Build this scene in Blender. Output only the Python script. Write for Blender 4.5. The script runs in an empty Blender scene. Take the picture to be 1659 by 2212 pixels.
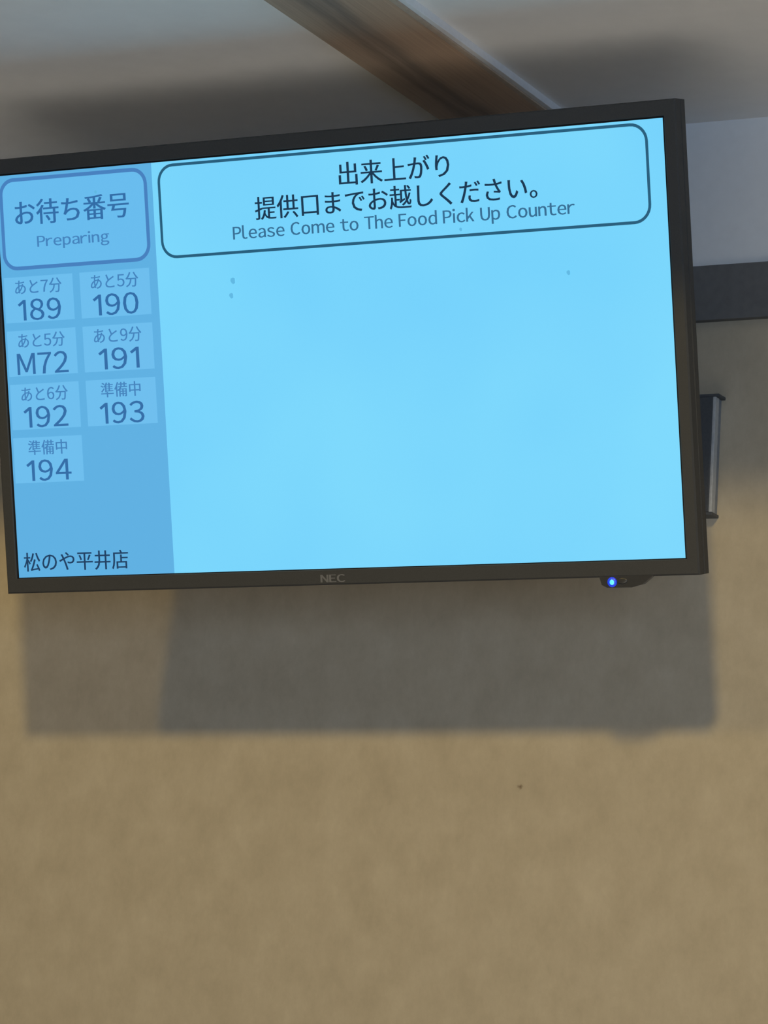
import bpy, bmesh, math, random
from mathutils import Matrix, Vector

# ------------------------------------------------------------------ camera, world, lights, exposure
scene = bpy.context.scene
COL = scene.collection
vs = scene.view_settings
vs.view_transform = 'Standard'
vs.look = 'None'
vs.gamma = 1.0
vs.use_curve_mapping = False
vs.exposure = 0.07

cam_data = bpy.data.cameras.new('camera')
cam_data.sensor_fit = 'VERTICAL'
cam_data.sensor_height = 24.0
cam_data.lens = 84.1746
cam_data.clip_start = 0.05
cam_data.clip_end = 60
cam = bpy.data.objects.new('camera', cam_data)
COL.objects.link(cam)
cam.matrix_world = Matrix((
    (0.89589643, 0.03341629, 0.44300445, 2.05008764),
    (0.44057878, -0.19498213, -0.87628324, -4.23519989),
    (0.05709581, 0.98023738, -0.18940631, 1.28436275),
    (0, 0, 0, 1)))
scene.camera = cam

world = bpy.data.worlds.new('room_ambient')
world.use_nodes = True
bg = world.node_tree.nodes['Background']
bg.inputs[0].default_value = (0.55, 0.76, 1.05, 1)
bg.inputs[1].default_value = 0.045
scene.world = world


def lamp(name, kind, loc, target, energy, color, **kw):
    d = bpy.data.lights.new(name, kind)
    d.energy = energy
    d.color = color
    for k, v in kw.items():
        setattr(d, k, v)
    o = bpy.data.objects.new(name, d)
    COL.objects.link(o)
    o.location = loc
    o.rotation_euler = (Vector(target) - Vector(loc)).to_track_quat('-Z', 'Y').to_euler()
    return o


# two far ceiling spotlights of the tall dining room that shine on the display wall
lamp('spotlight_main', 'SPOT', (2.42, -6.3, 5.0), (0, 0, 1.9), 600, (1.0, 0.755, 0.31),
     spot_size=math.radians(30), spot_blend=0.35, shadow_soft_size=0.21)
lamp('spotlight_side', 'SPOT', (-1.97, -6.3, 5.0), (0, 0, 1.9), 215, (1.0, 0.69, 0.18),
     spot_size=math.radians(30), spot_blend=0.35, shadow_soft_size=0.21)
# added cool fill behind the camera for the shaded wall; no window stands there
lamp('cool_fill', 'AREA', (5.2, -7.0, 1.5), (0.6, 0, 2.1), 112, (0.56, 0.77, 1.10),
     shape='RECTANGLE', size=4.0, size_y=1.8)
# unseen spot added so that floor bounce lights the ceiling from below
lamp('floor_bounce_fill', 'SPOT', (1.0, -3.6, 4.6), (0.9, -3.3, 0.0), 3500, (1.0, 0.98, 0.93),
     spot_size=math.radians(40), spot_blend=0.4, shadow_soft_size=0.3)


# ------------------------------------------------------------------ helpers
def srgb(r, g, b):
    out = []
    for v in (r, g, b):
        v /= 255.0
        out.append(v / 12.92 if v <= 0.04045 else ((v + 0.055) / 1.055) ** 2.4)
    return (*out, 1.0)


def new_mat(name):
    m = bpy.data.materials.new(name)
    m.use_nodes = True
    nt = m.node_tree
    return m, nt, nt.nodes['Principled BSDF']


def node(nt, kind, **inputs):
    n = nt.nodes.new(kind)
    for k, v in inputs.items():
        n.inputs[k].default_value = v
    return n


def obj_coords(nt, scale, loc=(0, 0, 0)):
    tc = nt.nodes.new('ShaderNodeTexCoord')
    mp = nt.nodes.new('ShaderNodeMapping')
    mp.inputs['Scale'].default_value = scale
    mp.inputs['Location'].default_value = loc
    nt.links.new(tc.outputs['Object'], mp.inputs['Vector'])
    return mp.outputs['Vector']


def ramp(nt, fac, stops):
    r = nt.nodes.new('ShaderNodeValToRGB')
    while len(r.color_ramp.elements) < len(stops):
        r.color_ramp.elements.new(0.5)
    for e, (p, c) in zip(r.color_ramp.elements, stops):
        e.position = p
        e.color = c
    nt.links.new(fac, r.inputs['Fac'])
    return r.outputs['Color']


def add_bump(nt, bsdf, height, strength, dist=0.002):
    b = nt.nodes.new('ShaderNodeBump')
    b.inputs['Strength'].default_value = strength
    b.inputs['Distance'].default_value = dist
    nt.links.new(height, b.inputs['Height'])
    nt.links.new(b.outputs['Normal'], bsdf.inputs['Normal'])


def plain(name, color, rough=0.5, metallic=0.0, spec=0.5, grain=0.0, gscale=400, var=0.06):
    m, nt, b = new_mat(name)
    b.inputs['Roughness'].default_value = rough
    b.inputs['Metallic'].default_value = metallic
    b.inputs['Specular IOR Level'].default_value = spec
    n = node(nt, 'ShaderNodeTexNoise', Scale=gscale, Detail=3.0)
    nt.links.new(obj_coords(nt, (1, 1, 1)), n.inputs['Vector'])
    lo = [c * (1 - var) for c in color[:3]] + [1]
    hi = [min(1, c * (1 + var)) for c in color[:3]] + [1]
    nt.links.new(ramp(nt, n.outputs['Fac'], [(0.35, lo), (0.65, hi)]), b.inputs['Base Color'])
    if grain:
        add_bump(nt, b, n.outputs['Fac'], grain, 0.0005)
    return m


def cover(b):
    # matt cover sheet of the panel: reflects a little and holds back light that leaves at a grazing angle
    b.inputs['Coat Weight'].default_value = 1.0
    b.inputs['Coat Roughness'].default_value = 0.35
    b.inputs['Coat IOR'].default_value = 1.6


def glow(name, color, strength=1.0):
    m, nt, b = new_mat(name)
    b.inputs['Base Color'].default_value = (0.005, 0.006, 0.008, 1)
    b.inputs['Roughness'].default_value = 0.35
    b.inputs['Specular IOR Level'].default_value = 0.2
    b.inputs['Emission Color'].default_value = color
    b.inputs['Emission Strength'].default_value = strength * 1.0
    cover(b)
    return m


def link(name, mesh, mat=None, parent=None):
    if mat is not None:
        mesh.materials.clear()
        mesh.materials.append(mat)
    o = bpy.data.objects.new(name, mesh)
    COL.objects.link(o)
    if parent is not None:
        o.parent = parent
    return o


def bm_obj(name, bm, mat, parent=None, smooth=False):
    me = bpy.data.meshes.new(name)
    bmesh.ops.recalc_face_normals(bm, faces=bm.faces)
    bm.to_mesh(me)
    bm.free()
    if smooth:
        for p in me.polygons:
            p.use_smooth = True
    return link(name, me, mat, parent)


def box_bm(x0, x1, y0, y1, z0, z1, bevel=0.0, seg=2):
    bm = bmesh.new()
    bmesh.ops.create_cube(bm, size=1.0)
    for v in bm.verts:
        v.co.x = x0 if v.co.x < 0 else x1
        v.co.y = y0 if v.co.y < 0 else y1
        v.co.z = z0 if v.co.z < 0 else z1
    if bevel:
        bmesh.ops.bevel(bm, geom=bm.edges[:], offset=bevel, segments=seg, affect='EDGES', profile=0.6)
    return bm


def box(name, x0, x1, y0, y1, z0, z1, mat, parent=None, bevel=0.0):
    return bm_obj(name, box_bm(x0, x1, y0, y1, z0, z1, bevel), mat, parent)


def prism_bm(pts, z0, z1):
    bm = bmesh.new()
    a = [bm.verts.new((x, y, z0)) for x, y in pts]
    b = [bm.verts.new((x, y, z1)) for x, y in pts]
    bm.faces.new(a)
    bm.faces.new(list(reversed(b)))
    n = len(pts)
    for i in range(n):
        bm.faces.new((a[i], a[(i + 1) % n], b[(i + 1) % n], b[i]))
    return bm


def empty(name, matrix):
    o = bpy.data.objects.new(name, None)
    o.empty_display_size = 0.1
    COL.objects.link(o)
    o.matrix_world = matrix
    return o


def tag(o, label, category):
    o['label'] = label
    o['category'] = category


def structure(o, label=None):
    o['kind'] = 'structure'
    if label:
        o['label'] = label


# ------------------------------------------------------------------ materials
def wall_paper():
    m, nt, b = new_mat('beige_wallpaper')
    b.inputs['Roughness'].default_value = 0.85
    b.inputs['Specular IOR Level'].default_value = 0.2
    n1 = node(nt, 'ShaderNodeTexNoise', Scale=15.0, Detail=8.0, Roughness=0.68)
    nt.links.new(obj_coords(nt, (1.25, 1, 1)), n1.inputs['Vector'])
    base = ramp(nt, n1.outputs['Fac'], [(0.30, (0.450, 0.384, 0.280, 1)), (0.5, (0.500, 0.430, 0.316, 1)),
                                         (0.70, (0.552, 0.480, 0.358, 1))])
    n2 = node(nt, 'ShaderNodeTexNoise', Scale=60.0, Detail=4.0, Roughness=0.7)
    nt.links.new(obj_coords(nt, (1.5, 1, 0.85)), n2.inputs['Vector'])
    streak = ramp(nt, n2.outputs['Fac'], [(0.3, (0.965, 0.965, 0.965, 1)), (0.7, (1.03, 1.03, 1.03, 1))])
    mx = nt.nodes.new('ShaderNodeMix')
    mx.data_type = 'RGBA'
    mx.blend_type = 'MULTIPLY'
    mx.inputs['Factor'].default_value = 1.0
    nt.links.new(base, mx.inputs[6])
    nt.links.new(streak, mx.inputs[7])
    # one small brown scuff on the paper
    tc = nt.nodes.new('ShaderNodeTexCoord')
    d = nt.nodes.new('ShaderNodeVectorMath')
    d.operation = 'DISTANCE'
    d.inputs[1].default_value = (0.130, 0.0, 1.828)
    nz = node(nt, 'ShaderNodeTexNoise', Scale=260.0, Detail=2.0)
    nt.links.new(tc.outputs['Object'], nz.inputs['Vector'])
    nt.links.new(tc.outputs['Object'], d.inputs[0])
    ad = nt.nodes.new('ShaderNodeMath')
    ad.operation = 'MULTIPLY_ADD'
    ad.inputs[1].default_value = 0.007
    nt.links.new(nz.outputs['Fac'], ad.inputs[0])
    nt.links.new(d.outputs['Value'], ad.inputs[2])
    sc = ramp(nt, ad.outputs[0], [(0.0055, (1, 1, 1, 1)), (0.0080, (0, 0, 0, 1))])
    m2 = nt.nodes.new('ShaderNodeMix')
    m2.data_type = 'RGBA'
    nt.links.new(sc, m2.inputs['Factor'])
    nt.links.new(mx.outputs[2], m2.inputs[6])
    m2.inputs[7].default_value = (0.20, 0.15, 0.10, 1)
    nt.links.new(m2.outputs[2], b.inputs['Base Color'])
    add_bump(nt, b, n2.outputs['Fac'], 0.15, 0.001)
    return m


def wood():
    m, nt, b = new_mat('brown_wood_grain')
    b.inputs['Roughness'].default_value = 0.6
    b.inputs['Specular IOR Level'].default_value = 0.3
    # grain lines that run along the board and wander a little across it
    tc = nt.nodes.new('ShaderNodeTexCoord')
    sp = nt.nodes.new('ShaderNodeSeparateXYZ')
    nt.links.new(tc.outputs['Object'], sp.inputs[0])
    n = node(nt, 'ShaderNodeTexNoise', Scale=6.0, Detail=4.0, Roughness=0.6)
    nt.links.new(obj_coords(nt, (2.4, 0.55, 1), (7.3, 2.1, 0)), n.inputs['Vector'])
    t = nt.nodes.new('ShaderNodeMapRange')
    t.inputs['From Min'].default_value = -0.072
    t.inputs['From Max'].default_value = 0.074
    nt.links.new(sp.outputs['X'], t.inputs['Value'])
    ma = nt.nodes.new('ShaderNodeMath')
    ma.operation = 'MULTIPLY_ADD'
    ma.inputs[1].default_value = 0.42
    nt.links.new(n.outputs['Fac'], ma.inputs[0])
    nt.links.new(t.outputs['Result'], ma.inputs[2])
    mb = nt.nodes.new('ShaderNodeMath')
    mb.operation = 'SUBTRACT'
    mb.inputs[1].default_value = 0.21
    nt.links.new(ma.outputs[0], mb.inputs[0])
    col = ramp(nt, mb.outputs[0], [(0.0, (0.43, 0.325, 0.235, 1)), (0.20, (0.39, 0.285, 0.205, 1)),
                                   (0.29, (0.25, 0.190, 0.145, 1)), (0.36, (0.34, 0.250, 0.185, 1)),
                                   (0.45, (0.24, 0.185, 0.145, 1)), (0.60, (0.44, 0.315, 0.220, 1)),
                                   (0.95, (0.50, 0.350, 0.240, 1))])
    f = node(nt, 'ShaderNodeTexNoise', Scale=90.0, Detail=3.0)
    nt.links.new(obj_coords(nt, (3.0, 0.06, 1)), f.inputs['Vector'])
    fine = ramp(nt, f.outputs['Fac'], [(0.3, (0.88, 0.88, 0.88, 1)), (0.7, (1.08, 1.08, 1.08, 1))])
    mx = nt.nodes.new('ShaderNodeMix')
    mx.data_type = 'RGBA'
    mx.blend_type = 'MULTIPLY'
    mx.inputs['Factor'].default_value = 1.0
    nt.links.new(col, mx.inputs[6])
    nt.links.new(fine, mx.inputs[7])
    nt.links.new(mx.outputs[2], b.inputs['Base Color'])
    add_bump(nt, b, f.outputs['Fac'], 0.1, 0.0005)
    return m


M_PAPER = wall_paper()
M_WHITE = plain('white_wall_paint', (0.84, 0.84, 0.83, 1), 0.85, spec=0.2, gscale=60, var=0.012)
M_CEIL = plain('white_ceiling_board', (0.87, 0.86, 0.84, 1), 0.9, spec=0.2, gscale=30, var=0.012)
M_FLOOR = plain('light_wood_floor', (0.46, 0.43, 0.39, 1), 0.5, gscale=8)
M_RAIL = plain('charcoal_rail_paint', (0.155, 0.153, 0.150, 1), 0.6, spec=0.3, gscale=80, grain=0.1)
M_WOOD = wood()
M_TAN = plain('tan_edge_veneer', (0.47, 0.37, 0.28, 1), 0.6, gscale=120)
M_TRIM = plain('pale_grey_trim', (0.80, 0.81, 0.82, 1), 0.5, gscale=120, var=0.02)
M_BEZEL = plain('black_plastic', (0.057, 0.057, 0.055, 1), 0.6, spec=0.3, gscale=900, grain=0.15)
M_BACK = plain('black_back_plastic', (0.055, 0.057, 0.06, 1), 0.6, spec=0.3, gscale=500, grain=0.2)
M_INSET_SHADE = plain('inset_shade_black', (0.012, 0.012, 0.013, 1), 0.6, spec=0.2)
M_STEEL = plain('dark_coated_steel', (0.085, 0.09, 0.095, 1), 0.55, spec=0.4, gscale=300)
M_SILVER = plain('silver_steel_edge', (0.52, 0.53, 0.53, 1), 0.5, metallic=0.1, gscale=200)
M_GREY = plain('shaded_side_grey', (0.26, 0.28, 0.30, 1), 0.6, gscale=200)
M_LOGO = plain('grey_logo_print', (0.17, 0.17, 0.168, 1), 0.5)
M_SENSOR = plain('smoked_sensor_plastic', (0.05, 0.048, 0.045, 1), 0.3, gscale=500)


def panel_mat():
    # lit liquid-crystal panel: pale cyan page with the slightly uneven backlight of such a panel
    m, nt, b = new_mat('screen_page')
    b.inputs['Base Color'].default_value = (0.005, 0.006, 0.008, 1)
    b.inputs['Roughness'].default_value = 0.4
    b.inputs['Specular IOR Level'].default_value = 0.2
    n = node(nt, 'ShaderNodeTexNoise', Scale=3.0, Detail=2.0)
    nt.links.new(obj_coords(nt, (1, 1, 1)), n.inputs['Vector'])
    nt.links.new(ramp(nt, n.outputs['Fac'], [(0.3, srgb(116, 210, 253)), (0.7, srgb(125, 218, 254))]),
                 b.inputs['Emission Color'])
    b.inputs['Emission Strength'].default_value = 0.985
    cover(b)
    return m


M_PAGE = panel_mat()
M_SIDE = glow('screen_side_panel', srgb(94, 176, 226))
M_TILE = glow('screen_tile', srgb(109, 190, 238))
M_HEADL = glow('screen_heading_fill', srgb(104, 188, 238))
M_LINEL = glow('screen_blue_line', srgb(70, 128, 190))
M_LINER = glow('screen_dark_line', srgb(36, 92, 122))
M_TXTD = glow('screen_dark_text', srgb(20, 52, 78))
M_TXTE = glow('screen_slate_text', srgb(52, 108, 146))
M_TXTB = glow('screen_blue_text', srgb(48, 108, 166))
M_TXTL = glow('screen_soft_blue_text', srgb(66, 130, 188))
M_TXTN = glow('screen_navy_text', srgb(24, 60, 96))
M_DUST = glow('screen_dust', srgb(96, 184, 226))
M_LED = glow('blue_led', (0.012, 0.05, 0.75, 1), 1.0)
M_LEDC = glow('blue_led_core', (0.10, 0.62, 1.0, 1), 1.5)

# ------------------------------------------------------------------ room shell
ZC = 2.709                      # underside of the lowered ceiling
ZR0, ZR1 = 2.436, 2.510         # dark rail on the wall
wall = box('wall_back', -3.5, 3.5, 0.0, 0.15, 0.0, 2.473, M_PAPER)
structure(wall, 'beige mottled wallpaper wall behind the display')
wall_up = box('wall_upper', -3.5, 3.5, 0.0, 0.15, 2.473, 5.2, M_WHITE)
structure(wall_up, 'white painted strip of wall above the dark rail')
ceiling = box('ceiling', -3.5, 3.5, -1.14, 0.0, ZC, ZC + 0.25, M_CEIL)
structure(ceiling, 'white lowered ceiling above the display')
floor = box('floor', -5, 5, -8, 0.15, -0.1, 0.0, M_FLOOR)
structure(floor)
rail = box('trim_1', -3.5, 3.5, -0.012, 0.001, ZR0, ZR1, M_RAIL, bevel=0.0015)
structure(rail, 'dark charcoal rail running along the wall behind the display')

# ------------------------------------------------------------------ wooden board under the ceiling
beam = empty('wooden_board', Matrix.Translation((0.1, 0.0, ZC)))
tag(beam, 'brown wood-grain board with a pale edge crossing the ceiling above the display', 'board')
BX0, BX1, BT = -0.072, 0.074, 0.012
box('plank', BX0, BX1, -1.14, 0.0, -BT, 0.001, M_WOOD, beam, bevel=0.001)
bm_obj('edge_strip', box_bm(BX1, BX1 + 0.008, -1.14, 0.0, -BT, 0.001, 0.001), M_TAN, beam)
box('edge_trim', BX1 + 0.008, BX1 + 0.016, -1.14, 0.0, -BT + 0.002, 0.001, M_TRIM, beam, bevel=0.001)

# ------------------------------------------------------------------ wall mount
mount = empty('display_mount', Matrix.Translation((0.0, 0.0, 2.2547)))
tag(mount, 'dark steel wall mount with a silver side edge holding the display', 'bracket')
MX, MZ0, MZ1 = 0.3855, -0.0757, 0.0757
box('back_plate', -MX, MX, -0.0238, 0.0, MZ0, MZ1, M_STEEL, mount, bevel=0.001)
for sx in (1, -1):
    a, b_ = sorted((sx * MX, sx * (MX + 0.004)))
    box('side_edge', a, b_, -0.0238, -0.0115, MZ0, MZ1, M_SILVER, mount, bevel=0.0008)
    box('side_shade', *sorted((sx * MX, sx * (MX + 0.0025))), -0.0115, 0.0, MZ0, MZ1, M_GREY, mount)  # blue-grey strip: shade behind the silver edge put in as colour
box('lip', -MX - 0.006, MX + 0.008, -0.0238, 0.001, MZ1, MZ1 + 0.004, M_STEEL, mount, bevel=0.0008)
box('lip', -MX - 0.006, MX + 0.005, -0.0238, 0.001, MZ0 - 0.004, MZ0, M_STEEL, mount, bevel=0.0008)

# ------------------------------------------------------------------ the display
TILT = math.radians(14.5)
ts, tcs = math.sin(TILT), math.cos(TILT)
TVM = Matrix(((1, 0, 0, 0), (0, -ts, -tcs, -0.366), (0, tcs, -ts, 2.32), (0, 0, 0, 1)))
tv = empty('flat_display', TVM)
tag(tv, 'black-framed flat display on the wall showing waiting numbers on a cyan page', 'display')
W, H = 0.941, 0.529
OX, OY = 0.4862, 0.2840
IX, IY = W / 2, H / 2
ZF = 0.004                      # bezel front stands proud of the panel


def frame_bm():
    bm = bmesh.new()

    def ring(hx, hy, z):
        return [bm.verts.new((x, y, z)) for x, y in ((-hx, -hy), (hx, -hy), (hx, hy), (-hx, hy))]
    rings = [ring(IX, IY, -0.003), ring(IX, IY, ZF - 0.001), ring(IX + 0.001, IY + 0.001, ZF),
             ring(OX - 0.002, OY - 0.002, ZF), ring(OX, OY, ZF - 0.002), ring(OX, OY, -0.012),
             ring(OX - 0.0016, OY - 0.0016, -0.0125), ring(OX - 0.0016, OY - 0.0016, -0.0145),
             ring(OX, OY, -0.015), ring(OX, OY, -0.027), ring(OX - 0.003, OY - 0.003, -0.030), ring(IX, IY, -0.030)]
    n = len(rings)
    for k in range(n):
        r0, r1 = rings[k], rings[(k + 1) % n]
        for i in range(4):
            j = (i + 1) % 4
            bm.faces.new((r0[i], r0[j], r1[j], r1[i]))
    return bm


bm_obj('bezel', frame_bm(), M_BEZEL, tv)
# black strip that paints in the recess shade around the lit panel
g = 0.0022
gb = bmesh.new()
for (x0, x1, y0, y1) in ((-IX, -IX + g, -IY, IY), (IX - g, IX, -IY, IY), (-IX, IX, IY - g, IY), (-IX, IX, -IY, -IY + g * 0.5)):
    vs_ = [gb.verts.new((x, y, 0.0012)) for x, y in ((x0, y0), (x1, y0), (x1, y1), (x0, y1))]
    gb.faces.new(vs_)
bm_obj('panel_inset_shade', gb, M_INSET_SHADE, tv)


def back_bm():
    bm = bmesh.new()
    prof = [(OX - 0.004, OY - 0.004, -0.028), (OX - 0.03, OY - 0.03, -0.036), (OX - 0.09, OY - 0.07, -0.052),
            (OX - 0.11, OY - 0.08, -0.056)]
    rings = []
    for hx, hy, z in prof:
        rings.append([bm.verts.new((x, y, z)) for x, y in ((-hx, -hy), (hx, -hy), (hx, hy), (-hx, hy))])
    for a, b in zip(rings, rings[1:]):
        for i in range(4):
            j = (i + 1) % 4
            bm.faces.new((a[i], a[j], b[j], b[i]))
    bm.faces.new(rings[-1])
    bm.faces.new(rings[0])
    return bm


bm_obj('back_cover', back_bm(), M_BACK, tv)
screen = box('screen', -IX, IX, -IY, IY, -0.004, 0.0, M_PAGE, tv)
screen['label'] = 'lit cyan screen page'

# ---- page layout in panel units (1920 x 1080, origin top left)
U = W / 1920.0


def px(u):
    return u * U - W / 2


def py(v):
    return H / 2 - v * U


def flat(name, pts, z, mat):
    bm = bmesh.new()
    bm.faces.new([bm.verts.new((px(u), py(v), z)) for u, v in pts])
    return bm_obj(name, bm, mat, screen)


def rrect(u0, u1, v0, v1, r, seg=8):
    pts = []
    for cx, cy, a0 in ((u1 - r, v0 + r, -90), (u1 - r, v1 - r, 0), (u0 + r, v1 - r, 90), (u0 + r, v0 + r, 180)):
        for k in range(seg + 1):
            a = math.radians(a0 + 90.0 * k / seg)
            pts.append((cx + r * math.cos(a), cy + r * math.sin(a)))
    return pts


def outline(name, u0, u1, v0, v1, r, w, z, mat):
    bm = bmesh.new()
    o = [bm.verts.new((px(u), py(v), z)) for u, v in rrect(u0, u1, v0, v1, r)]
    i = [bm.verts.new((px(u), py(v), z)) for u, v in rrect(u0 + w, u1 - w, v0 + w, v1 - w, r - w)]
    n = len(o)
    for k in range(n):
        bm.faces.new((o[k], o[(k + 1) % n], i[(k + 1) % n], i[k]))
    return bm_obj(name, bm, mat, screen)


def rect(u0, u1, v0, v1):
    return [(u0, v0), (u1, v0), (u1, v1), (u0, v1)]


GLYPHS = {}


def glyph(ch):
    """Outline of one character as (verts, faces); Latin and digits use the sans full-width forms."""
    if ch not in GLYPHS:
        if ch == '1':           # plain one: flag and stem, no foot
            vs_ = [(0.30, 0.0), (0.39, 0.0), (0.39, 0.73), (0.315, 0.73), (0.10, 0.575), (0.15, 0.505), (0.30, 0.615)]
            GLYPHS[ch] = ([Vector((x, y)) for x, y in vs_], [tuple(range(7))])
            return GLYPHS[ch]
        body = chr(ord(ch) + 0xFEE0) if 0x21 <= ord(ch) <= 0x7E else ch
        cu = bpy.data.curves.new('lettering', 'FONT')
        cu.body = body
        cu.size = 1.0
        cu.resolution_u = 3
        to = bpy.data.objects.new('lettering', cu)
        COL.objects.link(to)
        bpy.context.view_layer.update()
        me = bpy.data.meshes.new_from_object(to.evaluated_get(bpy.context.evaluated_depsgraph_get()))
        bpy.data.objects.remove(to)
        GLYPHS[ch] = ([v.co.xy.copy() for v in me.vertices], [tuple(p.vertices) for p in me.polygons])
        bpy.data.meshes.remove(me)
    return GLYPHS[ch]


def text(name, s, z, mat, u0, u1, v0, v1, parent=None, bold=0.0):
    """Lettering as flat mesh, fitted to the box u0..u1, v0..v1 of the page (bold in page units)."""
    latin = all(ord(c) < 0x80 for c in s)
    verts, faces, x = [], [], 0.0
    for i, ch in enumerate(s):
        if ch == ' ':
            x += 0.33
            continue
        vs_, fs = glyph(ch)
        if ord(ch) < 0x80:
            lo, hi = min(v.x for v in vs_), max(v.x for v in vs_)
            side = 0.035 if ch in 'rtTFPk' else 0.06
            dx, adv = x + side - lo, hi - lo + 2 * side
            if ch == '1':
                adv = hi - lo + 0.16
        else:
            dx, adv = x, 1.0
        k = len(verts)
        verts += [Vector((v.x + dx, v.y)) for v in vs_]
        faces += [tuple(j + k for j in f) for f in fs]
        x += adv
    ax, bx = min(v.x for v in verts), max(v.x for v in verts)
    ay, by = min(v.y for v in verts), max(v.y for v in verts)
    pts = [(u0 + (v.x - ax) / (bx - ax) * (u1 - u0), v1 + (v.y - ay) / (by - ay) * (v0 - v1)) for v in verts]
    out, ofs = [], []
    for du in ((-bold, 0.0, bold) if bold else (0.0,)):
        k = len(out)
        out += [(px(u + du), py(v), z + du * 2e-6) for u, v in pts]
        ofs += [tuple(j + k for j in f) for f in faces]
    me = bpy.data.meshes.new(name)
    me.from_pydata(out, [], ofs)
    return link(name, me, mat, parent or screen)


Z1, Z2, Z3 = 0.0003, 0.0006, 0.0009
flat('side_panel', rect(0, 481, 0, 1080), Z1, M_SIDE)
flat('heading_fill', rrect(14, 464, 15, 256, 40), Z2, M_HEADL)
outline('heading_outline', 12, 466, 13, 258, 44, 10, Z3, M_LINEL)
outline('heading_outline', 498, 1874, 11, 257, 46, 7.5, Z3, M_LINER)
text('heading_text', 'お待ち番号', Z3, M_TXTB, 58, 407, 74, 140, bold=1.2)
text('heading_text', 'Preparing', Z3, M_TXTL, 122, 342, 169, 209, bold=0.8)
text('heading_text', '出来上がり', Z3, M_TXTD, 1027, 1337, 45, 105, bold=0.8)
text('heading_text', '提供口までお越しください。', Z3, M_TXTD, 781, 1573, 116, 175, bold=0.8)
text('heading_text', 'Please Come to The Food Pick Up Counter', Z3, M_TXTE, 713, 1671, 185, 230, bold=0.8)
TOP, PITCH = 276, 142.6
rows = [[('あと7分', '189'), ('あと5分', '190')], [('あと5分', 'M72'), ('あと9分', '191')],
        [('あと6分', '192'), ('準備中', '193')], [('準備中', '194')]]
wide = {'189': 136, '190': 141, 'M72': 162, '191': 126, '192': 140, '193': 138, '194': 142}
for r, row in enumerate(rows):
    v = TOP + PITCH * r
    for c_, (wait, num) in enumerate(row):
        u0, u1 = ((10, 223), (245, 457))[c_]
        mid = (u0 + u1) / 2
        flat('number_tile', rect(u0, u1, v, v + 121), Z2, M_TILE)
        hw = 72 if wait[0] == 'あ' else 60
        text('waiting_text', wait, Z3, M_TXTL, mid - hw, mid + hw, v + 8, v + 47, bold=0.6)
        nw = wide[num] / 2 * 0.97
        text('number_text', num, Z3, M_TXTB, mid - nw, mid + nw, v + 60, v + 117, bold=0.8)
text('shop_text', '松のや平井店', Z3, M_TXTN, 22, 344, 1011, 1062, bold=0.6)
for (u, v, r) in ((705, 326, 7), (698, 364, 6), (1646, 364, 5), (1360, 238, 4), (310, 68, 4)):
    flat('dust_speck', [(u + r * math.cos(k * math.pi / 4) * (0.8 + 0.3 * ((k * 7) % 3)),
                         v + 1.2 * r * math.sin(k * math.pi / 4)) for k in range(8)], 0.0011, M_DUST)

# ---- maker's mark, sensor module and power light on the lower bezel
text('maker_mark', 'NEC', ZF + 0.0003, M_LOGO, 915, 984, 1092, 1112, parent=tv, bold=1.2)
sensor = bm_obj('sensor_module', prism_bm([(0.356, -0.2825), (0.359, -0.293), (0.366, -0.2965), (0.398, -0.2968),
                                           (0.412, -0.2935), (0.427, -0.2825)], -0.006, ZF - 0.0005), M_SENSOR, tv)
lens_bm = bmesh.new()
bmesh.ops.create_uvsphere(lens_bm, u_segments=16, v_segments=10, radius=1.0)
for v in lens_bm.verts:
    v.co = (0.386 + v.co.x * 0.007, -0.2885 + v.co.y * 0.004, ZF + v.co.z * 0.0012)
bm_obj('sensor_lens', lens_bm, M_SENSOR, sensor, smooth=True)
led_bm = bmesh.new()
bmesh.ops.create_uvsphere(led_bm, u_segments=16, v_segments=10, radius=1.0)
for v in led_bm.verts:
    v.co = (0.3729 + v.co.x * 0.0062, -0.2898 + v.co.y * 0.0062, ZF + v.co.z * 0.0025)
led = bm_obj('power_light', led_bm, M_LED, tv, smooth=True)
core_bm = bmesh.new()
bmesh.ops.create_uvsphere(core_bm, u_segments=12, v_segments=8, radius=1.0)
for v in core_bm.verts:
    v.co = (0.3735 + v.co.x * 0.0030, -0.2898 + v.co.y * 0.0034, ZF + 0.0022 + v.co.z * 0.0012)
bm_obj('light_core', core_bm, M_LEDC, led, smooth=True)
led['label'] = 'small glowing blue power light'

# ---- rails on the back of the display, and the arms of the wall plate that carry them
for sx in (-0.2, 0.2):
    box('rail', sx - 0.018, sx + 0.018, -0.17, 0.14, -0.062, -0.0555, M_STEEL, tv, bevel=0.001)
    box('hook', sx - 0.012, sx + 0.012, -0.170, -0.130, -0.0836, -0.060, M_STEEL, tv)
    y_end = -0.2426
    bm = prism_bm([(-0.022, -0.0745), (y_end, -0.0745), (y_end, -0.045), (-0.10, 0.02), (-0.022, 0.06)],
                  sx - 0.004, sx + 0.004)
    for v in bm.verts:
        v.co = (v.co.z, v.co.x, v.co.y)
    bm_obj('arm', bm, M_STEEL, mount)
